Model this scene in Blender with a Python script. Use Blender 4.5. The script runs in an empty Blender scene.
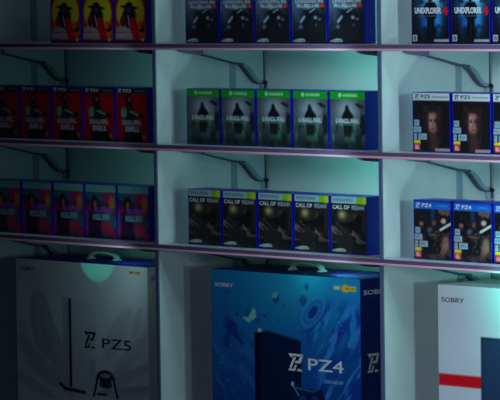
import bpy, bmesh, math, random
import numpy as np
from mathutils import Vector, Matrix

scene = bpy.context.scene
col = scene.collection
ZO = 1.30            # height of the upper shelf lip above the floor
W = 0.88             # bay width
D = 0.4335           # depth of the fixture
SH = [0.0, -0.2866, -0.5720]   # shelf lip undersides relative to the top shelf
TH = 0.0166          # shelf thickness

# ------------------------------------------------------------------ materials
def lin(c):
    return tuple((x/12.92 if x <= 0.04045 else ((x+0.055)/1.055)**2.4) for x in c)

def mat(name, rgb, rough=0.5, metal=0.0, spec=0.5, noise=0.0, nscale=40, bump=0.0, emit=0.0, alpha=None):
    m = bpy.data.materials.new(name); m.use_nodes = True
    nt = m.node_tree; b = nt.nodes['Principled BSDF']
    c = lin(rgb) + (1,)
    b.inputs['Base Color'].default_value = c
    b.inputs['Roughness'].default_value = rough
    b.inputs['Metallic'].default_value = metal
    b.inputs['Specular IOR Level'].default_value = spec
    if noise or bump:
        tc = nt.nodes.new('ShaderNodeTexCoord'); n = nt.nodes.new('ShaderNodeTexNoise')
        n.inputs['Scale'].default_value = nscale; n.inputs['Detail'].default_value = 4
        nt.links.new(tc.outputs['Object'], n.inputs['Vector'])
        if noise:
            r = nt.nodes.new('ShaderNodeValToRGB')
            r.color_ramp.elements[0].position = 0.3; r.color_ramp.elements[1].position = 0.7
            r.color_ramp.elements[0].color = tuple(x*(1-noise) for x in c[:3]) + (1,)
            r.color_ramp.elements[1].color = tuple(min(1, x*(1+noise)) for x in c[:3]) + (1,)
            nt.links.new(n.outputs['Fac'], r.inputs['Fac']); nt.links.new(r.outputs['Color'], b.inputs['Base Color'])
        if bump:
            bp = nt.nodes.new('ShaderNodeBump'); bp.inputs['Strength'].default_value = bump
            bp.inputs['Distance'].default_value = 0.001
            nt.links.new(n.outputs['Fac'], bp.inputs['Height']); nt.links.new(bp.outputs['Normal'], b.inputs['Normal'])
    if emit:
        b.inputs['Emission Color'].default_value = c; b.inputs['Emission Strength'].default_value = emit
    return m

def print_mat(name, rough=0.45, spec=0.35):
    m = bpy.data.materials.new(name); m.use_nodes = True
    nt = m.node_tree; b = nt.nodes['Principled BSDF']
    a = nt.nodes.new('ShaderNodeVertexColor'); a.layer_name = 'print'
    nt.links.new(a.outputs['Color'], b.inputs['Base Color'])
    b.inputs['Roughness'].default_value = rough; b.inputs['Specular IOR Level'].default_value = spec
    return m

M = dict(
    panel = mat('white_laminate', (0.84,0.86,0.86), 0.55, noise=0.03, nscale=18),
    back = mat('back_panel_laminate', (0.80,0.85,0.85), 0.55, noise=0.03, nscale=12),
    edge = mat('blue_grey_edge_band', (0.34,0.40,0.52), 0.5),
    shelf = mat('shelf_white_enamel', (0.86,0.88,0.88), 0.4, noise=0.02),
    channel = mat('mauve_grey_price_channel', (0.44,0.34,0.46), 0.5),
    rail = mat('pink_lit_plastic_rail', (0.96,0.74,0.84), 0.4),  # pink light caught by the lip, put into its base colour
    arm = mat('painted_steel_arm', (0.80,0.84,0.85), 0.45),
    arm_dark = mat('slate_arm_tip', (0.46,0.41,0.54), 0.5),  # arm tip in a darker tone than the web
    arm_pink = mat('pink_arm_block', (0.90,0.70,0.84), 0.5),  # short pink block next to the darker tip
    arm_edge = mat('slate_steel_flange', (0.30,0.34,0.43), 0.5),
    post = mat('grey_slotted_steel', (0.58,0.64,0.70), 0.5),
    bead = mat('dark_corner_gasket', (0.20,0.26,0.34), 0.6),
    slot = mat('slot_shadow_gap', (0.20,0.22,0.28), 0.7),
    blue = mat('blue_case_plastic', (0.04,0.09,0.70), 0.32),
    card_blue = mat('dark_blue_card', (0.07,0.15,0.45), 0.5, noise=0.08, nscale=8),
    card_royal = mat('royal_blue_card', (0.05,0.12,0.62), 0.5),
    card_white = mat('white_card', (0.86,0.89,0.90), 0.5, noise=0.02, nscale=10),
    handle = mat('white_plastic_handle', (0.80,0.86,0.82), 0.4),
    floor = mat('dark_shop_floor', (0.20,0.20,0.24), 0.4, noise=0.15, nscale=3),
    ink_w = mat('white_ink', (0.88,0.92,0.94), 0.45),
    ink_k = mat('black_ink', (0.05,0.06,0.09), 0.45),
    ink_g = mat('grey_ink', (0.30,0.36,0.40), 0.45),
    ink_r = mat('red_ink', (0.85,0.06,0.13), 0.45),
    print = print_mat('printed_paper'),
    print_box = print_mat('printed_carton', 0.42),
)

# ------------------------------------------------------------------ mesh helpers
def link(o, parent=None):
    col.objects.link(o)
    if parent: o.parent = parent
    return o
def tag(o, label=None, cat=None, group=None, kind=None):
    if label: o['label'] = label
    if cat: o['category'] = cat
    if group: o['group'] = group
    if kind: o['kind'] = kind
    return o
def empty(name, loc):
    o = bpy.data.objects.new(name, None); o.location = loc; o.empty_display_size = 0.05
    return link(o)

class MB:
    def __init__(s): s.v=[]; s.f=[]; s.m=[]
    def box(s, a, b, mi=0, bev=0.0, seg=2):
        bm = bmesh.new()
        bmesh.ops.create_cube(bm, size=1)
        for v in bm.verts:
            v.co = Vector([(a[i]+b[i])/2 + v.co[i]*(b[i]-a[i]) for i in range(3)])
        if bev: bmesh.ops.bevel(bm, geom=list(bm.edges), offset=bev, segments=seg, profile=0.5, affect='EDGES')
        s.add(bm, mi); return s
    def add(s, bm, mi=0):
        n = len(s.v); bm.verts.ensure_lookup_table(); bm.verts.index_update()
        s.v += [tuple(v.co) for v in bm.verts]
        for f in bm.faces: s.f.append([n+v.index for v in f.verts]); s.m.append(mi)
        bm.free()
    def prism_x(s, pts, x0, x1, mi=0):           # outline of (y, z) points extruded along x
        n = len(s.v); k = len(pts)
        s.v += [(x0,p[0],p[1]) for p in pts] + [(x1,p[0],p[1]) for p in pts]
        for i in range(k):
            j = (i+1) % k; s.f.append([n+i, n+j, n+k+j, n+k+i]); s.m.append(mi)
        s.f.append([n+i for i in range(k)][::-1]); s.m.append(mi)
        s.f.append([n+k+i for i in range(k)]); s.m.append(mi)
        return s
    def strip_x(s, top, bot, x0, x1, mi=0):      # ribbon between two (y, z) polylines, thick along x
        for i in range(len(top)-1):
            s.prism_x([top[i], top[i+1], bot[i+1], bot[i]], x0, x1, mi)
        return s
    def flat(s, pts, y, mi=0, th=0.0003):        # polygon facing -y (xz points)
        n = len(s.v); k = len(pts)
        s.v += [(p[0], y-th, p[1]) for p in pts]
        s.f.append([n+i for i in range(k)]); s.m.append(mi); return s
    def mesh(s, mesh, mat4, mi=0):
        n = len(s.v)
        s.v += [tuple(mat4 @ v.co) for v in mesh.vertices]
        for p in mesh.polygons: s.f.append([n+i for i in p.vertices]); s.m.append(mi)
        return s
    def build(s, name, mats, parent=None, smooth=False):
        me = bpy.data.meshes.new(name); me.from_pydata(s.v, [], s.f)
        for m in (mats if isinstance(mats, list) else [mats]): me.materials.append(m)
        me.polygons.foreach_set('material_index', s.m)
        bm = bmesh.new(); bm.from_mesh(me); bmesh.ops.recalc_face_normals(bm, faces=bm.faces); bm.to_mesh(me); bm.free()
        if smooth:
            for p in me.polygons: p.use_smooth = True
        me.update()
        return link(bpy.data.objects.new(name, me), parent)

def text_mesh(body, width, height, bold=0.02):
    cu = bpy.data.curves.new('lettering', 'FONT'); cu.body = body; cu.size = 1; cu.extrude = 0
    cu.resolution_u = 3; cu.offset = bold
    o = bpy.data.objects.new('lettering', cu); col.objects.link(o)
    dg = bpy.context.evaluated_depsgraph_get(); dg.update()
    me = bpy.data.meshes.new_from_object(o.evaluated_get(dg))
    bpy.data.objects.remove(o)
    xs = [v.co.x for v in me.vertices]; ys = [v.co.y for v in me.vertices]
    x0, x1, y0, y1 = min(xs), max(xs), min(ys), max(ys)
    for v in me.vertices:
        v.co.x = (v.co.x-x0)/(x1-x0)*width; v.co.y = (v.co.y-y0)/(y1-y0)*height
    return me
def text_front(mb, body, x0, x1, z0, z1, y, mi, bold=0.02):     # z0 = bottom, faces -y
    me = text_mesh(body, x1-x0, z1-z0, bold)
    mb.mesh(me, Matrix.Translation((x0, y-0.0004, z0)) @ Matrix.Rotation(math.pi/2, 4, 'X'), mi)
    bpy.data.meshes.remove(me)
def text_side(mb, body, y0, y1, z0, z1, x, mi):      # faces +x
    me = text_mesh(body, y1-y0, z1-z0)
    mb.mesh(me, Matrix.Translation((x+0.0004, y0, z0)) @ Matrix.Rotation(math.pi/2, 4, 'Z') @ Matrix.Rotation(math.pi/2, 4, 'X'), mi)
    bpy.data.meshes.remove(me)

# the angular mark printed before "PZ5" / "PZ4" (unit square, z up)
MARK = [
    [(0.00,1.00),(0.98,1.00),(0.90,0.86),(0.28,0.86),(0.22,0.74),(0.10,0.86)],
    [(0.98,1.00),(1.00,0.95),(0.80,0.46),(0.44,0.46),(0.50,0.60),(0.66,0.60),(0.80,0.90)],
    [(0.34,0.80),(0.52,0.80),(0.20,0.12),(0.08,0.20),(0.04,0.12)],
    [(0.04,0.12),(0.34,0.12),(0.46,0.36),(0.56,0.36),(0.44,0.00),(0.00,0.00)],
    [(0.56,0.00),(0.62,0.13),(0.82,0.13),(0.94,0.00)],
]
def mark_front(mb, x0, x1, z0, z1, y, mi):
    for poly in MARK: mb.flat([(x0+p[0]*(x1-x0), z0+p[1]*(z1-z0)) for p in poly], y, mi, 0.0004)
def mark_side(mb, y0, y1, z0, z1, x, mi):
    for poly in MARK:
        n = len(mb.v); mb.v += [(x+0.0004, y0+p[0]*(y1-y0), z0+p[1]*(z1-z0)) for p in poly]
        mb.f.append([n+i for i in range(len(poly))]); mb.m.append(mi)

# ------------------------------------------------------------------ printed art on a fine grid
class Art:
    """canvas in physical units (x right, v down), colours in sRGB, baked to a colour attribute"""
    def __init__(s, w, h, nx, ny, bg):
        s.w, s.h, s.nx, s.ny = w, h, nx, ny
        s.X, s.Y = np.meshgrid(np.linspace(0, w, nx+1), np.linspace(0, h, ny+1))
        s.C = np.zeros(s.X.shape+(3,)) + np.array(bg, float); s.px = w/nx
    def blend(s, a, c):
        a = np.clip(a, 0, 1)[..., None]; s.C = s.C*(1-a) + np.array(c, float)*a; return s
    def sm(s, d, soft): return np.clip(0.5 - d/(2*max(soft, s.px*0.5)), 0, 1)
    def rect(s, x0, y0, x1, y1, c, a=1, soft=0):
        d = np.maximum(np.maximum(x0-s.X, s.X-x1), np.maximum(y0-s.Y, s.Y-y1)); return s.blend(a*s.sm(d, soft), c)
    def ell(s, cx, cy, rx, ry, c, a=1, soft=0.15, rot=0):
        dx, dy = s.X-cx, s.Y-cy; ca, sa = math.cos(rot), math.sin(rot)
        r = np.hypot((dx*ca+dy*sa)/rx, (-dx*sa+dy*ca)/ry); return s.blend(a*np.clip((1+soft-r)/(2*soft), 0, 1), c)
    def glow(s, cx, cy, rx, ry, c, a=1, p=1.5, rot=0):
        dx, dy = s.X-cx, s.Y-cy; ca, sa = math.cos(rot), math.sin(rot)
        r = np.hypot((dx*ca+dy*sa)/rx, (-dx*sa+dy*ca)/ry); return s.blend(a*np.exp(-r**2*p), c)
    def line(s, x0, y0, x1, y1, wd, c, a=1, soft=0):
        dx, dy = x1-x0, y1-y0; t = np.clip(((s.X-x0)*dx+(s.Y-y0)*dy)/(dx*dx+dy*dy), 0, 1)
        d = np.hypot(s.X-x0-t*dx, s.Y-y0-t*dy) - wd/2; return s.blend(a*s.sm(d, soft), c)
    def poly(s, pts, c, a=1, soft=0):
        ins = np.zeros(s.X.shape, bool); dm = np.full(s.X.shape, 1e9)
        k = len(pts)
        for i in range(k):
            (x0, y0), (x1, y1) = pts[i], pts[(i+1) % k]
            if y0 != y1:
                cr = ((y0 > s.Y) != (y1 > s.Y)) & (s.X < (x1-x0)*(s.Y-y0)/(y1-y0)+x0); ins ^= cr
            dx, dy = x1-x0, y1-y0; L = dx*dx+dy*dy+1e-12
            t = np.clip(((s.X-x0)*dx+(s.Y-y0)*dy)/L, 0, 1)
            dm = np.minimum(dm, np.hypot(s.X-x0-t*dx, s.Y-y0-t*dy))
        return s.blend(a*s.sm(np.where(ins, -dm, dm), soft), c)
    def vgrad(s, y0, y1, c0, c1, a=1):
        t = np.clip((s.Y-y0)/(y1-y0), 0, 1)[..., None]
        m = ((s.Y >= y0) & (s.Y <= y1))[..., None]*a
        s.C = s.C*(1-m) + (np.array(c0)*(1-t)+np.array(c1)*t)*m; return s
    def noise(s, scale, seed, stretch=(1, 1), rot=0.0):
        rng = np.random.RandomState(seed); out = np.zeros(s.X.shape); amp = 1; tot = 0
        ca, sa = math.cos(rot), math.sin(rot)
        for o in range(4):
            U = (s.X*ca+s.Y*sa)*scale*stretch[0]*2**o + 31.7; V = (-s.X*sa+s.Y*ca)*scale*stretch[1]*2**o + 57.3
            g = rng.rand(64, 64); i, j = np.floor(U).astype(int), np.floor(V).astype(int)
            fu, fv = U-i, V-j; fu = fu*fu*(3-2*fu); fv = fv*fv*(3-2*fv)
            a = g[j % 64, i % 64]; b = g[j % 64, (i+1) % 64]; c = g[(j+1) % 64, i % 64]; d = g[(j+1) % 64, (i+1) % 64]
            out += amp*((a*(1-fu)+b*fu)*(1-fv)+(c*(1-fu)+d*fu)*fv); tot += amp; amp *= 0.55
        return out/tot
    def clouds(s, scale, seed, c, a=0.6, lo=0.45, hi=0.7, stretch=(1, 1), rot=0.0, mask=None):
        n = np.clip((s.noise(scale, seed, stretch, rot)-lo)/(hi-lo), 0, 1)
        if mask is not None: n = n*mask
        return s.blend(a*n, c)
    def title(s, x0, y0, x1, y1, n, c, seed, a=1.0):
        """a row of worn block letters too small to read"""
        r = random.Random(seed); cw = (x1-x0)/n; h = y1-y0
        for i in range(n):
            gx = x0+i*cw; gw = cw*0.8
            k = r.randint(0, 3)
            s.rect(gx, y0, gx+gw*0.36, y1, c, a)
            if k != 3: s.rect(gx+gw*0.66, y0 if k != 1 else y0+h*0.4, gx+gw, y1, c, a)
            if k in (0, 1): s.rect(gx, y0, gx+gw, y0+h*0.28, c, a)
            if k in (0, 2): s.rect(gx, y0+h*0.40, gx+gw, y0+h*0.62, c, a)
            if k in (1, 3): s.rect(gx, y1-h*0.26, gx+gw, y1, c, a)
        return s.rect(x0-0.001, y0-0.001, x1+0.001, y1+0.001, c, a*0.25, 0.002)
    def mesh(s, name, y=0.0):
        ny, nx = s.X.shape
        me = bpy.data.meshes.new(name)
        V = np.stack([s.X.ravel(), np.full(s.X.size, y), -s.Y.ravel()], 1)
        idx = np.arange(ny*nx).reshape(ny, nx)
        F = np.stack([idx[1:, :-1].ravel(), idx[1:, 1:].ravel(), idx[:-1, 1:].ravel(), idx[:-1, :-1].ravel()], 1)
        me.from_pydata(V.tolist(), [], F.tolist())
        L = np.clip(s.C, 0, 1); L = np.where(L <= 0.04045, L/12.92, ((L+0.055)/1.055)**2.4)
        at = me.color_attributes.new('print', 'FLOAT_COLOR', 'POINT')
        at.data.foreach_set('color', np.concatenate([L.reshape(-1, 3), np.ones((ny*nx, 1))], 1).ravel().astype(np.float32))
        return me

CW, CH = 0.1316, 0.1570     # printed cover size
def A(bg): return Art(CW, CH, 66, 78, bg)
def U(u): return u*CW
def V(v): return v*CH

def art_western():
    a = A((0.62,0.05,0.14)); s = 7
    a.clouds(25, 3, (0.35,0.04,0.25), 0.6)
    a.ell(U(.5),V(.44),U(.46),V(.40),(0.93,0.76,0.10),1,.08)
    a.ell(U(.5),V(.50),U(.36),V(.34),(0.80,0.86,0.12),.7,.3)
    a.rect(0,V(.66),U(1),V(1),(0.92,0.42,0.10),.85,.012)
    a.clouds(45,5,(0.75,0.12,0.08),.8,.45,.6,mask=(a.Y>V(.6)))
    a.ell(U(.46),V(.50),U(.22),V(.16),(0.16,0.10,0.18),1,.2)
    a.ell(U(.46),V(.345),U(.27),V(.035),(0.08,0.06,0.16),1,.2,.08)
    a.ell(U(.46),V(.30),U(.11),V(.055),(0.08,0.06,0.16),1,.2)
    a.ell(U(.45),V(.40),U(.07),V(.06),(0.42,0.24,0.22),1,.3)
    a.poly([(U(.38),V(.45)),(U(.56),V(.45)),(U(.60),V(.75)),(U(.34),V(.75))],(0.08,0.08,0.20))
    a.ell(U(.26),V(.60),U(.10),V(.10),(0.42,0.10,0.14),1,.2)
    a.poly([(U(.50),V(.52)),(U(.68),V(.55)),(U(.74),V(.74)),(U(.82),V(1)),(U(.56),V(1)),(U(.46),V(.74))],(0.80,0.04,0.12))
    a.line(U(.42),V(.5),U(.47),V(.68),.004,(0.80,0.78,0.80))
    a.poly([(U(.76),V(.76)),(U(.86),V(.73)),(U(.99),V(.70)),(U(.90),V(.80)),(U(.84),V(.80))],(0.08,0.06,0.12))
    a.title(U(.05),V(.72),U(.54),V(.80),5,(0.52,0.66,0.76),1)
    a.title(U(.03),V(.83),U(.58),V(.93),5,(0.58,0.72,0.82),2)
    a.rect(0,V(.96),U(1),V(1),(0.10,0.06,0.18),.8,.003)
    a.rect(U(.84),V(.92),U(.93),V(.97),(0.85,0.80,0.75))
    return a
def art_gunman():
    a = A((0.66,0.05,0.08))
    a.clouds(18,11,(0.42,0.03,0.08),.7)
    a.glow(U(.8),V(.3),U(.3),V(.3),(0.80,0.10,0.12),.6)
    a.poly([(U(.22),V(1)),(U(.24),V(.80)),(U(.78),V(.78)),(U(.86),V(1))],(0.08,0.08,0.10),1,.003)
    a.poly([(U(.28),V(.38)),(U(.52),V(.34)),(U(.62),V(.48)),(U(.60),V(.64)),(U(.24),V(.66))],(0.09,0.14,0.15),1,.003)
    a.ell(U(.24),V(.46),U(.10),V(.10),(0.44,0.62,0.48),1,.25)
    a.ell(U(.40),V(.22),U(.10),V(.12),(0.05,0.06,0.07),1,.2)
    a.ell(U(.42),V(.235),U(.055),V(.07),(0.50,0.36,0.32),1,.3)
    a.ell(U(.42),V(.30),U(.07),V(.05),(0.08,0.06,0.06),1,.3)
    a.line(U(.46),V(.46),U(.86),V(.53),.012,(0.05,0.09,0.10))
    a.line(U(.44),V(.44),U(.70),V(.50),.006,(0.50,0.66,0.56))
    a.ell(U(.58),V(.43),U(.05),V(.03),(0.45,0.30,0.26),1,.4)
    a.title(U(.18),V(.60),U(.82),V(.68),7,(0.56,0.70,0.76),3)
    a.title(U(.28),V(.71),U(.75),V(.81),5,(0.56,0.70,0.76),4)
    a.ell(U(.88),V(.90),U(.06),V(.04),(0.70,0.45,0.30),.9,.4)
    a.rect(0,0,U(1),V(.105),(0.06,0.18,0.22))
    a.rect(U(.60),V(.045),U(.92),V(.07),(0.35,0.50,0.55),.8)
    return a
def art_collage():
    a = A((0.22,0.10,0.26))
    a.clouds(22,21,(0.70,0.16,0.36),.9,.45,.6)
    a.clouds(26,22,(0.10,0.42,0.48),.8,.52,.62)
    a.ell(U(.3),V(.36),U(.12),V(.14),(0.10,0.06,0.12),1,.3)
    a.ell(U(.31),V(.37),U(.06),V(.08),(0.62,0.36,0.34),1,.3)
    a.ell(U(.86),V(.34),U(.10),V(.14),(0.86,0.50,0.12),.8,.4)
    a.poly([(U(.1),V(.5)),(U(.5),V(.48)),(U(.55),V(1)),(U(.08),V(1))],(0.10,0.08,0.20),.8,.006)
    a.title(U(.28),V(.42),U(.86),V(.52),6,(0.62,0.28,0.66),6)
    a.title(U(.24),V(.55),U(.80),V(.66),5,(0.50,0.66,0.72),7)
    a.ell(U(.7),V(.8),U(.18),V(.12),(0.74,0.16,0.30),.8,.4)
    a.rect(0,0,U(1),V(.14),(0.40,0.66,0.62))
    return a
def oval_mark(a, cx, cy, w, h):
    a.ell(cx,cy,w,h,(0.82,0.88,0.88),1,.2,-.05)
    a.rect(cx-w*1.3,cy+h*.3,cx+w*1.1,cy+h*.95,(0.82,0.88,0.88),.9)
    a.title(cx-w*.8,cy-h*.2,cx+w*.8,cy+h*.3,6,(0.30,0.36,0.40),8,.7)
def art_trooper():
    a = A((0.10,0.12,0.15))
    a.glow(U(.05),V(.30),U(.30),V(.28),(0.40,0.50,0.62),.9)
    a.poly([(U(.0),V(.20)),(U(.22),V(.26)),(U(.34),V(.62)),(U(.10),V(.66))],(0.30,0.38,0.50),.6,.010)
    a.clouds(30,31,(0.28,0.36,0.44),.55,.5,.68,(1,1.6),.6,mask=(a.Y<V(.8)))
    a.ell(U(.50),V(.44),U(.13),V(.09),(0.08,0.11,0.14),1,.3)
    a.poly([(U(.26),V(.52)),(U(.60),V(.46)),(U(.82),V(.56)),(U(.78),V(.86)),(U(.30),V(.86))],(0.09,0.12,0.14),.9,.008)
    a.line(U(.22),V(.72),U(.66),V(.42),.007,(0.06,0.08,0.10))
    a.line(U(.52),V(.46),U(.66),V(.40),.004,(0.62,0.66,0.72))
    a.line(U(.26),V(.62),U(.36),V(.54),.008,(0.70,0.78,0.86),.9,.003)
    a.ell(U(.68),V(.55),U(.05),V(.03),(0.62,0.72,0.80),.9,.5)
    a.ell(U(.80),V(.58),U(.05),V(.02),(0.50,0.56,0.66),.8,.5)
    a.ell(U(.25),V(.71),U(.06),V(.035),(0.42,0.48,0.58),.9,.5)
    a.ell(U(.70),V(.68),U(.03),V(.03),(0.34,0.38,0.42),.9,.5)
    a.glow(U(.46),V(.38),U(.18),V(.04),(0.60,0.74,0.80),.8)
    a.title(U(.10),V(.235),U(.92),V(.295),10,(0.74,0.80,0.86),9)
    a.title(U(.15),V(.315),U(.80),V(.37),9,(0.78,0.86,0.90),10)
    a.rect(U(.82),V(.31),U(.93),V(.375),(0.88,0.26,0.12))
    a.vgrad(0,V(.2),(0.10,0.12,0.16),(0.16,0.20,0.26),.8)
    oval_mark(a,U(.22),V(.945),U(.15),V(.028))
    return a
def art_hooded():
    a = A((0.20,0.26,0.28))
    a.glow(U(.5),V(.34),U(.48),V(.30),(0.66,0.72,0.76),1)
    a.clouds(22,41,(0.60,0.66,0.68),.5,.5,.7,mask=(a.Y<V(.6)))
    a.clouds(34,42,(0.08,0.12,0.12),.9,.48,.6,(2.2,.6),.1,mask=((a.Y>V(.55))|(abs(a.X-U(.5))>U(.36))))
    a.clouds(36,43,(0.36,0.66,0.52),.55,.56,.68,(2.5,.6),.05,mask=(a.Y>V(.5)))
    a.poly([(U(.44),V(.25)),(U(.50),V(.24)),(U(.55),V(.33)),(U(.66),V(.42)),(U(.66),V(.52)),(U(.32),V(.52)),(U(.34),V(.42)),(U(.42),V(.33))],(0.06,0.09,0.11),1,.003)
    a.poly([(U(.36),V(.55)),(U(.64),V(.55)),(U(.60),V(.78)),(U(.40),V(.78))],(0.07,0.11,0.11),.95,.004)
    a.poly([(U(.70),V(.22)),(U(.80),V(.20)),(U(.96),V(.27)),(U(.84),V(.29))],(0.06,0.09,0.11),.9,.003)
    a.rect(0,V(.86),U(1),V(1),(0.07,0.10,0.10),.7,.015)
    a.title(U(.16),V(.475),U(.84),V(.55),8,(0.80,0.86,0.90),12,.9)
    a.rect(U(.16),V(.57),U(.74),V(.59),(0.30,0.62,0.46),.7)
    a.rect(0,0,U(1),V(.135),(0.06,0.66,0.14))
    a.ell(U(.28),V(.068),U(.045),V(.038),(0.80,0.95,0.82),.9,.2)
    a.title(U(.36),V(.05),U(.78),V(.088),8,(0.78,0.94,0.80),13,.9)
    return a
def art_warzone():
    a = A((0.17,0.16,0.15))
    a.clouds(24,51,(0.42,0.34,0.28),.8,.48,.66)
    a.clouds(30,52,(0.08,0.09,0.10),.9,.48,.6)
    a.glow(U(.30),V(.32),U(.14),V(.10),(0.80,0.76,0.44),.9)
    a.poly([(U(.38),V(.48)),(U(.62),V(.42)),(U(.74),V(.30)),(U(.86),V(.34)),(U(.90),V(.66)),(U(.56),V(.62))],(0.07,0.08,0.09),.95,.005)
    a.line(U(.30),V(.50),U(.64),V(.44),.005,(0.06,0.06,0.07))
    a.clouds(60,53,(0.56,0.48,0.42),.7,.56,.66,(.6,1.5),.5,mask=((a.Y>V(.52))&(a.Y<V(.82))))
    a.rect(0,V(.80),U(1),V(1),(0.08,0.09,0.10),.8,.02)
    a.title(U(.58),V(.155),U(.95),V(.225),4,(0.70,0.74,0.78),14,.8)
    a.rect(0,0,U(1),V(.125),(0.60,0.78,0.80))
    a.rect(U(.72),0,U(1),V(.125),(0.50,0.78,0.16))
    a.rect(U(.88),0,U(1),V(.125),(0.90,0.86,0.14),.8,.006)
    a.title(U(.06),V(.04),U(.62),V(.085),9,(0.36,0.52,0.56),15,.7)
    oval_mark(a,U(.22),V(.935),U(.17),V(.026))
    return a
def badge(a):
    a.rect(U(.02),V(.80),U(.20),V(.86),(0.90,0.78,0.20)); a.rect(U(.03),V(.87),U(.19),V(.97),(0.86,0.20,0.20))
    a.title(U(.06),V(.885),U(.165),V(.95),2,(0.95,0.85,0.85),16,.9)
def stacked_title(a, seed):
    c = (0.66,0.78,0.84); k = (0.30,0.40,0.46)
    for (x0,y0,x1,y1,n) in ((.03,.46,.17,.56,2),(.01,.575,.22,.67,3),(.02,.69,.10,.79,1),(.14,.69,.37,.79,3)):
        a.rect(U(x0),V(y0),U(x1),V(y1),c); a.title(U(x0+.015),V(y0+.02),U(x1-.015),V(y1-.02),n,k,seed,.5)
def art_explorer():
    a = A((0.02,0.04,0.08))
    a.glow(U(.52),V(.30),U(.38),V(.34),(0.18,0.58,0.90),1,1.1)
    a.glow(U(.58),V(.27),U(.26),V(.18),(0.68,0.94,0.98),1)
    a.glow(U(.36),V(.66),U(.14),V(.24),(0.10,0.42,0.80),.9)
    a.glow(U(.70),V(.62),U(.15),V(.28),(0.20,0.60,0.92),.9)
    a.clouds(40,61,(0.01,0.03,0.07),.7,.50,.66)
    a.poly([(U(.40),V(.30)),(U(.62),V(.30)),(U(.69),V(.40)),(U(.66),V(.56)),(U(.60),V(.60)),(U(.62),V(.88)),(U(.54),V(.88)),(U(.52),V(.66)),(U(.48),V(.88)),(U(.40),V(.88)),(U(.42),V(.60)),(U(.34),V(.54)),(U(.32),V(.40))],(0.02,0.03,0.05),1,.003)
    a.ell(U(.50),V(.245),U(.065),V(.06),(0.07,0.08,0.12),1,.2)
    a.ell(U(.53),V(.255),U(.03),V(.035),(0.30,0.28,0.34),.9,.4)
    a.title(U(.20),V(.525),U(.76),V(.545),10,(0.40,0.50,0.60),17,.6)
    a.rect(U(.02),V(.85),U(.14),V(.96),(0.74,0.80,0.82)); a.ell(U(.08),V(.905),U(.035),V(.04),(0.10,0.12,0.16),1,.2); a.line(U(.085),V(.885),U(.075),V(.925),.002,(0.8,0.85,0.85))
    a.rect(U(.60),V(.925),U(.99),V(.965),(0.84,0.84,0.86)); a.title(U(.62),V(.935),U(.97),V(.957),9,(0.45,0.48,0.55),18,.6)
    return a
def art_portrait():
    a = A((0.03,0.06,0.07))
    a.glow(U(.55),V(.5),U(.40),V(.36),(0.13,0.09,0.10),1)
    a.ell(U(.54),V(.46),U(.27),V(.30),(0.12,0.08,0.09),1,.3)
    a.poly([(U(.46),V(.62)),(U(.64),V(.62)),(U(.72),V(.98)),(U(.44),V(.98))],(0.27,0.16,0.15),1,.008)
    a.ell(U(.54),V(.49),U(.18),V(.175),(0.62,0.40,0.38),1,.22)
    a.glow(U(.50),V(.47),U(.10),V(.14),(0.80,0.58,0.55),.8)
    a.glow(U(.68),V(.50),U(.08),V(.20),(0.12,0.07,0.08),.95); a.glow(U(.37),V(.55),U(.05),V(.25),(0.10,0.06,0.07),.95); a.glow(U(.54),V(.29),U(.16),V(.06),(0.14,0.09,0.10),.9)
    for ex in (.485,.60): a.ell(U(ex),V(.475),U(.035),V(.016),(0.14,0.07,0.07),1,.4); a.line(U(ex-.04),V(.445),U(ex+.04),V(.442),.0016,(0.14,0.08,0.08))
    a.line(U(.545),V(.48),U(.53),V(.56),.003,(0.40,0.20,0.18),.7,.002)
    a.ell(U(.54),V(.61),U(.05),V(.013),(0.52,0.18,0.18),1,.4)
    a.clouds(60,71,(0.22,0.14,0.15),.8,.46,.60,(2.5,.4),.1,mask=((abs(a.X-U(.54))>U(.115))&(abs(a.X-U(.54))<U(.26))&(a.Y>V(.22))&(a.Y<V(.85))))
    stacked_title(a,72); badge(a)
    a.rect(U(.60),V(.935),U(.99),V(.98),(0.80,0.70,0.72)); a.title(U(.62),V(.945),U(.97),V(.97),8,(0.40,0.36,0.42),19,.5)
    a.rect(0,0,U(1),V(.13),(0.80,0.85,0.86)); a.rect(U(.52),V(.055),U(.96),V(.085),(0.46,0.56,0.60),.7)
    return a
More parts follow.
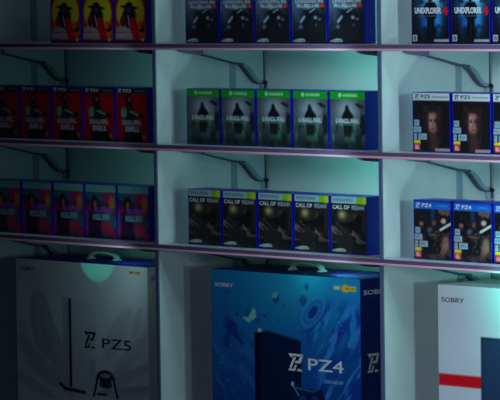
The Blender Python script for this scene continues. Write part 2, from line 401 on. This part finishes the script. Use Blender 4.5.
def art_swordsman():
    a = A((0.10,0.09,0.11))
    a.clouds(30,81,(0.50,0.38,0.33),.85,.50,.64)
    a.clouds(34,82,(0.04,0.04,0.06),.9,.5,.6)
    a.ell(U(.52),V(.36),U(.11),V(.10),(0.10,0.14,0.20),1,.3)
    a.ell(U(.54),V(.38),U(.05),V(.05),(0.44,0.30,0.26),1,.4)
    a.poly([(U(.34),V(.44)),(U(.70),V(.44)),(U(.72),V(1)),(U(.34),V(1))],(0.06,0.08,0.11),.95,.006)
    a.poly([(U(.46),V(.14)),(U(.56),V(.14)),(U(.54),V(.30)),(U(.46),V(.28))],(0.10,0.34,0.62),.6,.005)
    a.ell(U(.80),V(.34),U(.07),V(.045),(0.86,0.74,0.64),.95,.4)
    a.ell(U(.20),V(.40),U(.06),V(.04),(0.66,0.42,0.34),.9,.4)
    a.ell(U(.50),V(.58),U(.12),V(.02),(0.46,0.38,0.32),.8,.4)
    a.ell(U(.85),V(.70),U(.09),V(.12),(0.60,0.46,0.40),.85,.4)
    a.ell(U(.42),V(.50),U(.08),V(.05),(0.26,0.34,0.44),.8,.4)
    a.line(U(.56),V(.545),U(.74),V(.48),.005,(0.30,0.24,0.20))
    a.line(U(.72),V(.49),U(.99),V(.38),.0075,(0.82,0.82,0.78))
    a.clouds(70,83,(0.50,0.36,0.30),.5,.56,.66,(1,1),.3,mask=(a.Y>V(.45)))
    stacked_title(a,84); badge(a)
    a.rect(0,0,U(1),V(.15),(0.05,0.42,0.84)); a.rect(0,0,U(1),V(.03),(0.04,0.16,0.66),.8,.004)
    a.title(U(.64),V(.07),U(.92),V(.10),7,(0.30,0.62,0.88),20,.7)
    return a

# ------------------------------------------------------------------ game cases
def make_case(art, depth, header=None):
    """Empty at the case's base, front at y = 0; parts: case_shell, cover_print"""
    w, h = CW+0.002, CH+0.002
    root = empty('game_case', (0,0,0))
    mb = MB(); mb.box((0,0.0012,0),(w,depth,h),0,0.0022,3)
    # raised rim of the clear window around the cover
    for a, b in (((0,0,0),(w,0.0022,0.0014)),((0,0,h-0.0014),(w,0.0022,h)),((0,0,0.0014),(0.0012,0.0022,h-0.0014)),((w-0.0012,0,0.0014),(w,0.0022,h-0.0014))):
        mb.box(a,b,0,0.0004,1)
    # hinge grooves in the right and left sides
    mb.box((w-0.0002,0.006,0.008),(w+0.0005,0.0072,h-0.008)); mb.box((-0.0005,0.006,0.008),(0.0002,0.0072,h-0.008))
    mb.build('case_shell', M['blue'], root)
    me = art.mesh('cover_print')
    tb = MB()
    if header: header(tb)
    me.materials.append(M['print'])
    o = link(bpy.data.objects.new('cover_print', me), root)
    o.location = (0.001, 0.0008, h-0.001)
    if tb.v:      # crisp lettering joined into the printed sheet
        for k in ('ink_w','ink_k','ink_r'): me.materials.append(M[k])
        bm = bmesh.new(); bm.from_mesh(me)
        vs = [bm.verts.new(v) for v in tb.v]
        for f, mi in zip(tb.f, tb.m):
            try: nf = bm.faces.new([vs[i] for i in f]); nf.material_index = mi
            except ValueError: pass
        bm.to_mesh(me); bm.free()
    return root
def hdr(txt, mi, zc, hh):
    def f(tb):
        mark_front(tb, U(.05), U(.17), -zc-hh*.62, -zc+hh*.62, 0, mi)
        text_front(tb, txt, U(.22), U(.48), -zc-hh/2, -zc+hh/2, 0, mi)
    return f
def hdr_explorer(tb):
    text_front(tb, 'UNEXPLORER', U(.08), U(.80), -V(.495), -V(.39), 0, 1, 0.045)
    text_front(tb, '4', U(.83), U(.98), -V(.525), -V(.37), 0, 3, 0.05)
def hdr_call(tb): text_front(tb, 'CALL OF', U(.04), U(.52), -V(.225), -V(.155), 0, 1)

def dup(root, loc):
    r = root.copy(); col.objects.link(r); r.location = loc
    for ch in list(root.children):
        c = ch.copy(); col.objects.link(c); c.parent = r
        for g in list(ch.children):
            d = g.copy(); col.objects.link(d); d.parent = c
    return r
S = 0.1416
ORD5 = ['leftmost','second from left','middle','fourth from left','rightmost']
rows = [ # bay, shelf, art, depth, header, indices, look, shelf words
 (-1,0,art_western,0.045,None,[2,3,4],'yellow and red cowboy','top shelf of dim left bay','three'),
 (-1,1,art_gunman,0.076,hdr('PZ3',1,V(.055),V(.055)),[0,1,2,3,4],'red gunman','middle shelf of dim left bay','five'),
 (-1,2,art_collage,0.076,None,[0,1,2,3,4],'pink and purple collage','shelf above the PZ5 carton','five'),
 (0,0,art_trooper,0.045,None,[0,1,2,3,4],'dark slate soldier','top shelf of the middle bay','five'),
 (0,1,art_hooded,0.076,None,[0,1,2,3,4],'green banner','middle shelf of the middle bay','five'),
 (0,2,art_warzone,0.076,hdr_call,[0,1,2,3,4],'brown war scene','shelf above the PZ4 carton','five'),
 (1,0,art_explorer,0.045,hdr_explorer,[0,1,2],'dark blue UNEXPLORER 4','top shelf of right bay','three'),
 (1,1,art_portrait,0.076,hdr('PZ5',2,V(.065),V(.060)),[0,1,2],'dark portrait','middle shelf of the right bay','three'),
 (1,2,art_swordsman,0.076,hdr('PZ4',1,V(.085),V(.065)),[0,1,2],'blue banner swordsman','shelf above the red-banded carton','three'),
]
OFF = {-1:0.0155, 0:0.0, 1:-0.0076}
for bay, sh, artf, dep, header, idx, look, where, cnt in rows:
    proto = None
    names = ORD5 if len(idx) == 5 else ['leftmost','middle','rightmost']
    for q, k in enumerate(idx):
        loc = (bay*W+0.078+OFF[bay]+k*S, 0.0501, ZO+SH[sh]+TH)
        if proto is None: proto = make_case(artf(), dep, header); o = proto; o.location = loc
        else: o = dup(proto, loc)
        tag(o, '%s game case, %s of %s, %s' % (look, names[q], cnt, where), 'game case', look+' game cases on the '+where)

# ------------------------------------------------------------------ shelves and brackets
CURVE_T = [(0.317,-0.045),(0.337,-0.048),(0.354,-0.054),(0.370,-0.066),(0.382,-0.080),(0.394,-0.093),(0.405,-0.099),(0.431,-0.101)]
CURVE_B = [(0.318,-0.051),(0.333,-0.060),(0.346,-0.072),(0.358,-0.085),(0.372,-0.098),(0.388,-0.107),(0.405,-0.110),(0.431,-0.111)]
def arm_parts(x0, parent, yo=0.0):
    """bracket arm in the yz plane, 8 mm thick; y runs to the back"""
    x1 = x0+0.008
    sc = lambda p: (yo + (p[0]) * (0.4325-yo)/0.4325 if yo else p[0], p[1])
    if yo: rng = lambda L: [(yo + (p[0]-0.081)*(0.431-yo)/(0.431-0.081), p[1]) for p in L]
    else: rng = lambda L: L
    bk = MB()
    web = rng([(0.172,-0.001),(0.420,-0.001),(0.420,-0.099),(0.405,-0.097),(0.394,-0.091),(0.382,-0.078),(0.370,-0.064),(0.354,-0.052),(0.337,-0.046),(0.293,-0.041),(0.232,-0.028),(0.172,-0.016)])
    bk.prism_x(web, x0+0.002, x1-0.002)
    b = bk.build('bracket', M['arm'], parent)
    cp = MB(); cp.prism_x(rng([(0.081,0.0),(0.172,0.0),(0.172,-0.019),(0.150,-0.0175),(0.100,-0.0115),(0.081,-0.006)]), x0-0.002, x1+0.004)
    cp.build('arm_tip', M['arm_dark'], b)
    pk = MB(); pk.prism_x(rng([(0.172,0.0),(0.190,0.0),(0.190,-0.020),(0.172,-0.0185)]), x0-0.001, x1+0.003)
    pk.build('arm_block', M['arm_pink'], b)
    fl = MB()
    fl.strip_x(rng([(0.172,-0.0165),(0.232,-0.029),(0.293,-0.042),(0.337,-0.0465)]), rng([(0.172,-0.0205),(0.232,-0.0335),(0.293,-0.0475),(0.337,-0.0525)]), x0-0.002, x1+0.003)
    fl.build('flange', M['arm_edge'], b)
    hk = MB(); lo = CURVE_B
    hk.strip_x(rng(CURVE_T), rng(lo), x0-0.001, x1+0.002)
    hk.build('hook', M['post'], b)
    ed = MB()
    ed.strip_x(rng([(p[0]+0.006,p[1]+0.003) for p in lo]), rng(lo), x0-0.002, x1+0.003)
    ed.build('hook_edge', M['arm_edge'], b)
    tab = MB(); tab.box((x0-0.001,0.412,-0.135),(x1+0.002,0.432,-0.100),0,0.001)
    tab.box((x1+0.0015,0.418,-0.128),(x1+0.003,0.426,-0.107),1)
    tab.build('mounting_tab', [M['post'],M['slot']], b)
    return b
bayn = {-1:'dim left bay', 0:'middle bay', 1:'right bay'}
shn = ['top one','middle one','the lowest']
for bay in (-1,0,1):
    for k, z in enumerate(SH):
        s = empty('shelf', (bay*W, 0, ZO+z))
        x0, x1 = 0.0090, W-0.0065
        mb = MB(); mb.box((x0,-0.0030,0.0005),(x1,D-0.001,TH),0,0.0008,1); mb.build('board', M['shelf'], s)
        arm_parts(0.0108, s)
        arm_parts(W-0.100, s, 0.018)
        tag(s, 'white shelf board on two steel brackets, %s of the %s' % (shn[k], bayn[bay]), 'shelf', 'display shelves of the wall fixture')

for k, z in enumerate(SH):
    s = empty('price_rail', (0, 0, ZO+z)); xa, xb = -W-0.006, 2*W
    mb = MB(); mb.box((xa,-0.0065,0.0055),(xb,-0.0032,TH-0.0015),0,0.0008,1)
    mb.box((xa,-0.0078,TH-0.0034),(xb,-0.0032,TH-0.0004),0,0.0006,1)
    mb.build('price_channel', M['channel'], s)
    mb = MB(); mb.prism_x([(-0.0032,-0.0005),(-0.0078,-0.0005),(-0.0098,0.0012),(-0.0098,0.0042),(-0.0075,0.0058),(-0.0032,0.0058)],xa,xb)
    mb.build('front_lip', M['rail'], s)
    tag(s, 'long mauve price rail with pink highlight painted on lip along the %s row of shelves' % ['top','middle','lowest'][k], 'price rail', 'price rails along the shelf fronts')
# uprights between bays
dn = {-1:'at the dark far left end', 0:'between left and middle bays', 1:'between middle and right bays'}
for i in (-1,0,1):
    d = empty('divider_panel', (i*W, 0, 0))
    mb = MB(); mb.box((-0.0055,0.002,0.08),(0.0055,D-0.0005,ZO+0.33),0,0.0006,1); mb.build('panel', M['panel'], d)
    mb = MB(); mb.box((-0.0062,-0.003,0.08),(0.0062,0.002,ZO+0.33),0,0.0008,1); mb.build('edge_strip', M['edge'], d)
    mb = MB()
    mb.box((0.0055,0.293,0.12),(0.0080,0.317,ZO+0.32),0,0.0004,1)
    mb.build('slotted_strip', M['post'], d)
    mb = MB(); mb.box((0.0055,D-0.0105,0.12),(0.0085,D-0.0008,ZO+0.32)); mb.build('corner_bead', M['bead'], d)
    tag(d, 'white upright panel with blue grey front edge, '+dn[i], 'shelf divider', 'upright panels of the wall fixture')

# setting
mb = MB(); mb.box((-3.2,D,0),(3.4,D+0.08,2.9)); w = mb.build('wall_back', M['back']); tag(w, kind='structure')
mb = MB(); mb.box((-3.2,-7.5,-0.05),(8.5,D+0.08,0)); fl = mb.build('floor', M['floor']); tag(fl, kind='structure')
for bay in (-1,0,1):
    b = empty('base_deck', (bay*W,0,0))
    mb = MB(); mb.box((0.007,0.001,0.125),(W-0.007,D-0.001,0.155),0,0.001,1); mb.build('deck_board', M['shelf'], b)
    mb = MB(); mb.box((0.007,0.020,0.0),(W-0.007,D-0.001,0.125),0,0.001,1); mb.build('plinth', M['channel'], b)
    tag(b, 'white bottom deck on a grey plinth under the cartons of the %s' % bayn[bay], 'base shelf', 'bottom decks of the wall fixture')

# ------------------------------------------------------------------ console cartons
BW, BD = 0.5855, 0.21
BZ0 = 0.155
def handle_part(parent, cx, cy, top):
    hb = MB(); n = 20; half = 0.058; hh = 0.019
    T = [(math.pi*i/n) for i in range(n+1)]
    path = [(cx-half*math.cos(t), top+0.003+hh*math.sin(t)**0.8 if 0 < i < n else top+0.003) for i, t in enumerate(T)]
    for i in range(n):
        (xa, za), (xb, zb) = path[i], path[i+1]
        na = Vector((-(zb-za), (xb-xa))).normalized()*0.0022
        k = len(hb.v)
        hb.v += [(xa-na.x,cy-0.009,za-na.y),(xa+na.x,cy-0.009,za+na.y),(xb+na.x,cy-0.009,zb+na.y),(xb-na.x,cy-0.009,zb-na.y)]
        hb.v += [(x,y+0.018,z) for (x,y,z) in hb.v[k:k+4]]
        for f in ((0,1,2,3),(7,6,5,4),(0,4,5,1),(1,5,6,2),(2,6,7,3),(3,7,4,0)): hb.f.append([k+j for j in f]); hb.m.append(0)
    for sx in (-1,1):
        hb.box((cx+sx*half-0.009,cy-0.012,top-0.0005),(cx+sx*half+0.009,cy+0.012,top+0.004),0,0.0015)
    return hb.build('carry_handle', M['handle'], parent)
def add_letters(me_obj, tb, mats):
    me = me_obj.data
    for m in mats: me.materials.append(m)
    bm = bmesh.new(); bm.from_mesh(me); vs = [bm.verts.new(v) for v in tb.v]
    for f, mi in zip(tb.f, tb.m):
        try: nf = bm.faces.new([vs[i] for i in f]); nf.material_index = mi
        except ValueError: pass
    bm.to_mesh(me); bm.free()
def carton(x, top, body, lid, front, letters, side, label, handle=True):
    h = top-BZ0
    r = empty('console_carton', (x, 0.0781, BZ0))
    mb = MB(); mb.box((0,0.001,0),(BW,BD,h),0,0.0012,1); 
    mb.box((0.002,0.002,h-0.0004),(BW-0.002,BD-0.001,h+0.0006),1)
    mb.box((0.01,BD/2-0.0004,h+0.0004),(BW-0.01,BD/2+0.0004,h+0.0009),2)
    mb.build('carton_body', [body, lid, M['slot']], r)
    a = front(h); me = a.mesh('front_print'); me.materials.append(M['print_box'])
    o = link(bpy.data.objects.new('front_print', me), r); o.location = (0, 0.0004, h)
    tb = MB(); letters(tb); 
    if tb.v: add_letters(o, tb, [M['ink_w'],M['ink_k'],M['ink_g']])
    for piece, fn in side:
        sb = MB(); fn(sb, h); sb.build(piece, [M['ink_w'],M['ink_k']], r)
    if handle: handle_part(r, BW/2-0.02, 0.115, h+0.0006)
    tag(r, label, 'boxed game console', 'large console cartons on the bottom deck')
    return r

def front_white(h):
    a = Art(BW, h, 230, 200, (0.80,0.84,0.84))
    leaf = (0.58,0.64,0.67)
    r = random.Random(4)
    for cx, cy, L, wd, an, al in ((.115,.19,.105,.050,1.35,.75),(.165,.235,.11,.032,1.05,.55),(.075,.30,.10,.030,.75,.45),(.13,.33,.12,.022,.55,.5),(.07,.38,.11,.018,.3,.5),(.19,.33,.10,.018,.95,.45),(.04,.24,.06,.02,1.2,.4),
                         (.455,.20,.10,.034,-.95,.38),(.50,.27,.10,.026,-.75,.35),(.49,.33,.12,.018,-.42,.42),(.52,.37,.10,.016,-.2,.45),(.535,.165,.05,.016,-1.2,.3),(.47,.37,.12,.012,-.15,.4)):
        a.ell(cx,cy,L,wd,leaf,al,.12,an)
        a.ell(cx+.008,cy+.006,L*.86,wd*.62,(0.74,0.79,0.80),al*.7,.25,an)
        dx, dy = math.cos(an)*L*.9, math.sin(an)*L*.9
        a.line(cx-dx,cy-dy,cx+dx,cy+dy,.0012,(0.50,0.56,0.60),.5)
    # upright console slab
    a.poly([(.210,.110),(.238,.104),(.238,.378),(.212,.372)],(0.66,0.71,0.74))
    a.poly([(.246,.104),(.355,.122),(.355,.37),(.246,.378)],(0.76,0.80,0.82),.9)
    a.poly([(.238,.108),(.249,.110),(.249,.374),(.238,.374)],(0.06,0.09,0.16))
    a.line(.195,.368,.215,.378,.010,(0.07,0.10,0.16)); a.line(.215,.380,.305,.386,.010,(0.07,0.10,0.16))
    # controller standing in front
    a.poly([(.335,.285),(.355,.285),(.352,.335),(.332,.335)],(0.68,0.74,0.78),.9)
    a.ell(.397,.340,.040,.026,(0.10,0.14,0.20),1,.12)
    a.line(.365,.345,.345,.396,.014,(0.84,0.87,0.88)); a.line(.430,.345,.445,.396,.014,(0.84,0.87,0.88))
    a.line(.364,.335,.345,.392,.009,(0.10,0.14,0.20)); a.line(.430,.335,.448,.392,.009,(0.10,0.14,0.20))
    a.ell(.397,.330,.022,.007,(0.60,0.66,0.70),1,.15)
    for sx in (.378,.416): a.ell(sx,.356,.008,.008,(0.30,0.34,0.40),1,.2)
    a.line(.36,.386,.40,.386,.006,(0.10,0.14,0.20))
    for i in range(3): a.line(.425,.300+.018*i,.52,.290+.018*i,.0012,(0.50,0.56,0.60),.6)
    # small gold seals
    a.rect(.507,.014,.528,.022,(0.80,0.66,0.10)); a.rect(.532,.014,.556,.022,(0.82,0.56,0.08)); a.rect(.512,.016,.524,.020,(0.5,0.44,0.1))
    return a
def letters_white(tb):
    mark_front(tb, .306, .358, -.252, -.203, 0, 2)
    text_front(tb, 'PZ5', .385, .512, -.249, -.219, 0, 2, 0.008)
    text_front(tb, 'SOBRY', .022, .085, -.036, -.024, 0, 3)
side_white = [('maker_lettering', lambda sb, h: text_side(sb, 'SOBRY', .014, .075, h-.040, h-.027, BW, 1)),
              ('side_emblem', lambda sb, h: mark_side(sb, .045, .085, h-.262, h-.212, BW, 1))]

def front_blue(h):
    a = Art(BW, h, 240, 210, (0.04,0.30,0.62))
    a.vgrad(0,h,(0.06,0.52,0.74),(0.03,0.16,0.52))
    a.glow(.32,.02,.24,.14,(0.16,0.66,0.80),.7)
    a.clouds(11,101,(0.03,0.20,0.50),.9,.46,.60,(1,1.9),.7,mask=np.clip((a.Y-.09)/.06,0,1)*(a.X<.20))
    a.clouds(14,105,(0.16,0.46,0.76),.55,.56,.66,(.7,2.4),.8,mask=(a.Y>.12)*(a.X<.20))
    m = np.clip((a.X-.33-.3*(a.Y-.1))/.06,0,1)*np.clip((a.Y-.05)/.05,0,1)
    a.clouds(12,103,(0.05,0.24,0.62),.9,.42,.58,(.8,2.4),-.85,mask=m)
    a.clouds(17,104,(0.20,0.58,0.84),.8,.54,.66,(.6,2.8),-.9,mask=m)
    # swirling water ring
    for k in range(4): a.ell(.405,.100,.060-.012*k,.030-.006*k,[(0.20,0.58,0.80),(0.07,0.40,0.70),(0.16,0.52,0.78),(0.03,0.20,0.52)][k],.85,.12,-.75)
    a.poly([(.560,.075),(.572,.12),(.552,.17),(.545,.13)],(0.14,0.56,0.86),.8,.003)
    r = random.Random(9)
    def rock(x, y, s_, c1=(0.28,0.66,0.78), c2=(0.04,0.34,0.60)):
        a.poly([(x-s_,y+.1*s_),(x-.2*s_,y-s_),(x+.8*s_,y-.7*s_),(x+s_,y+.2*s_),(x+.1*s_,y+s_)],c2,.95)
        a.poly([(x-s_,y+.1*s_),(x-.2*s_,y-s_),(x+.8*s_,y-.7*s_),(x+.2*s_,y+.1*s_)],c1,.9)
    rock(.258,.068,.018,(0.42,0.76,0.80)); rock(.065,.062,.010,(0.1,0.46,0.7)); rock(.214,.115,.013,(0.14,0.58,0.78)); rock(.366,.070,.016,(0.04,0.42,0.62)); rock(.105,.125,.008,(0.04,0.3,0.6)); rock(.380,.030,.010,(0.06,0.46,0.66)); rock(.29,.085,.006)
    a.poly([(.125,.130),(.150,.128),(.170,.100),(.178,.105),(.182,.128),(.150,.145)],(0.50,0.80,0.74))
    # tall dark console
    a.poly([(.173,.168),(.205,.158),(.205,h),(.173,h)],(0.02,0.06,0.16))
    a.poly([(.200,.158),(.357,.182),(.357,h),(.200,h)],(0.03,0.11,0.26))
    a.line(.202,.16,.356,.184,.0018,(0.10,0.30,0.48))
    a.poly([(.160,.166),(.215,.155),(.225,.164),(.190,.170)],(0.20,0.50,0.66),.8); a.rect(.188,.158,.202,.168,(0.62,0.82,0.86))
    # controller at its foot
    a.poly([(.318,.300),(.335,.312),(.40,.318),(.435,.306),(.455,.36),(.44,h),(.33,h),(.305,.37)],(0.03,0.12,0.30))
    a.line(.320,.304,.345,.335,.004,(0.30,0.70,0.86)); a.line(.335,.315,.40,.322,.003,(0.20,0.56,0.80)); a.line(.40,.322,.432,.31,.003,(0.14,0.46,0.72))
    a.ell(.322,.305,.006,.007,(0.40,0.80,0.92)); a.ell(.36,.345,.014,.012,(0.08,0.26,0.50),1,.2); a.ell(.41,.345,.014,.012,(0.08,0.26,0.50),1,.2)
    for i in range(26):
        x, y = r.uniform(.02,.57), r.uniform(.10,h-.03)
        if .17 < x < .36 and y > .15: continue
        a.ell(x,y,.0025,.0022,(0.40,0.74,0.90),.8,.3)
    # gold seals
    a.rect(.486,.022,.508,.033,(0.82,0.82,0.52)); a.ell(.530,.028,.016,.011,(0.90,0.72,0.14),1,.1); a.rect(.524,.021,.570,.035,(0.88,0.74,0.16)); a.rect(.530,.025,.545,.030,(0.70,0.32,0.10),.7); a.rect(.55,.025,.566,.031,(0.62,0.48,0.10),.7)
    a.title(.448,.285,.518,.293,10,(0.55,0.72,0.88),33,.8)
    return a
def letters_blue(tb):
    mark_front(tb, .307, .366, -.268, -.220, 0, 1)
    text_front(tb, 'PZ4', .384, .520, -.262, -.229, 0, 1, 0.008)
    text_front(tb, 'SOBRY', .016, .092, -.048, -.037, 0, 1)
side_blue = [('maker_lettering', lambda sb, h: text_side(sb, 'SOBRY', .014, .115, h-.044, h-.031, BW, 0)),
             ('side_emblem', lambda sb, h: mark_side(sb, .026, .074, h-.258, h-.206, BW, 0)),
             ('side_lettering', lambda sb, h: text_side(sb, 'PZ4', .100, .190, h-.255, h-.222, BW, 0))]

def front_red(h):
    a = Art(BW, h, 200, 170, (0.80,0.85,0.87))
    a.rect(0,.2365,.160,.2675,(0.86,0.05,0.12))
    a.rect(.150,.130,.52,.40,(0.12,0.22,0.34)); a.rect(.160,.14,.51,.39,(0.15,0.26,0.38),.8)
    a.rect(.51,.2365,BW,.2675,(0.86,0.05,0.12))
    return a
def letters_red(tb): text_front(tb, 'SOBRY', .012, .094, -.045, -.032, 0, 3)
side_none = [('maker_lettering', lambda sb, h: text_side(sb, 'SOBRY', .014, .100, h-.045, h-.030, BW, 1))]

carton(-W+0.1381+0.0278, ZO-0.6346, M['card_white'], M['card_royal'], front_white, letters_white, side_white, 'white console carton with blue top, leaf pattern and PZ5 lettering, in the dim left bay')
carton(0.1381, ZO-0.6248, M['card_blue'], M['card_blue'], front_blue, letters_blue, side_blue, 'blue console carton with floating rocks and white PZ4 lettering, below the middle bay')
carton(W+0.1295, ZO-0.6232, M['card_white'], M['card_white'], front_red, letters_red, side_none, 'white console carton with red band and dark blue panel at the right edge', handle=False)

# ------------------------------------------------------------------ camera
C = Vector((6.9738,-6.4842,0.1658)); yaw, pit, rol, f = .7937, .0628, -.0136, 3340.0
fw = Vector((-math.sin(yaw)*math.cos(pit), math.cos(yaw)*math.cos(pit), -math.sin(pit)))
r_ = Vector((math.cos(yaw), math.sin(yaw), 0)); u_ = r_.cross(fw)
R_ = r_*math.cos(rol)+u_*math.sin(rol); U_ = -r_*math.sin(rol)+u_*math.cos(rol)
cam = bpy.data.cameras.new('camera'); cam.sensor_width = 36; cam.sensor_fit = 'HORIZONTAL'; cam.lens = f/500*36
cam.clip_start = 0.1; cam.clip_end = 60
co = bpy.data.objects.new('camera', cam); col.objects.link(co)
m = Matrix((R_, U_, -fw)).transposed().to_4x4(); m.translation = C+Vector((0,0,ZO)); co.matrix_world = m
scene.camera = co

# ------------------------------------------------------------------ light
def aim(o, loc, tgt):
    o.location = loc; o.rotation_euler = (Vector(tgt)-Vector(loc)).to_track_quat('-Z','Y').to_euler()
def spot(name, loc, tgt, power, rgb, ang, blend, size=0.05):
    l = bpy.data.lights.new(name, 'SPOT'); l.energy = power; l.color = lin(rgb); l.spot_size = math.radians(ang); l.spot_blend = blend; l.shadow_soft_size = size
    o = bpy.data.objects.new(name, l); col.objects.link(o); aim(o, loc, tgt); return o
def area(name, loc, tgt, power, rgb, sx, sy, spread=180):
    l = bpy.data.lights.new(name, 'AREA'); l.shape = 'RECTANGLE'; l.size = sx; l.size_y = sy; l.energy = power; l.color = lin(rgb); l.spread = math.radians(spread)
    o = bpy.data.objects.new(name, l); col.objects.link(o); aim(o, loc, tgt); return o
# added soft fill from the front right, its cone fading towards the left bay
spot('front_fill_light', (2.0,-4.8,ZO+0.7), (3.1,0.1,ZO-0.28), 640, (0.83,0.88,0.97), 77.5, 1.0, 0.4)
# one pale lamp per compartment at its right front corner, hanging just under the rail above:
# every row of cases throws its shade on the upright to its left
for bay, p in ((-1,0.24),(0,1.15),(1,4.8)):
    for k in (0,1,2,3):
        zl = ZO+([0.2866]+SH)[k]-0.022
        spot('shelf_lamp', (bay*W+0.81,-0.14,zl), (bay*W+0.25,0.12,zl-0.10), p*({-1:3.2,0:0.65,1:0.9}[bay] if k==3 else 1), (0.72,0.93,0.96), 130, 0.8, 0.030)
# teal lamps under the shelf boards, washing the back panel
for bay, p in ((-1,0.32),(0,1.9),(1,2.2)):
    for k in (0,1,2,3):
        zl = ZO+([0.2866]+SH)[k]-0.014
        spot('board_lamp', (bay*W+0.60,0.115,zl), (bay*W+0.64,D,zl-0.12), p*({-1:0.3,0:0.4,1:0.8}[bay] if k==3 else 1), (0.50,0.95,0.90), 150, 0.6, 0.010)
# small round teal spotlight over the top edge of each carton
for bay, p, ang, bl, y in ((-1,0.17,62,0.15,-0.06),(0,0.10,150,1.0,-0.003),(1,7.0,130,1.0,-0.12)):
    spot('carton_spotlight', (bay*W+0.535,y,ZO-0.608), (bay*W+0.535,0.078,ZO-0.608), p, (0.10,0.95,0.80), ang, bl, 0.004)
wd = bpy.data.worlds.new('world'); scene.world = wd; wd.use_nodes = True
bg = wd.node_tree.nodes['Background']; bg.inputs['Color'].default_value = lin((0.58,0.42,0.66))+(1,); bg.inputs['Strength'].default_value = 0.035
scene.view_settings.view_transform = 'Standard'; scene.view_settings.look = 'None'
scene.view_settings.exposure = 0.12; scene.view_settings.gamma = 1; scene.view_settings.use_curve_mapping = False
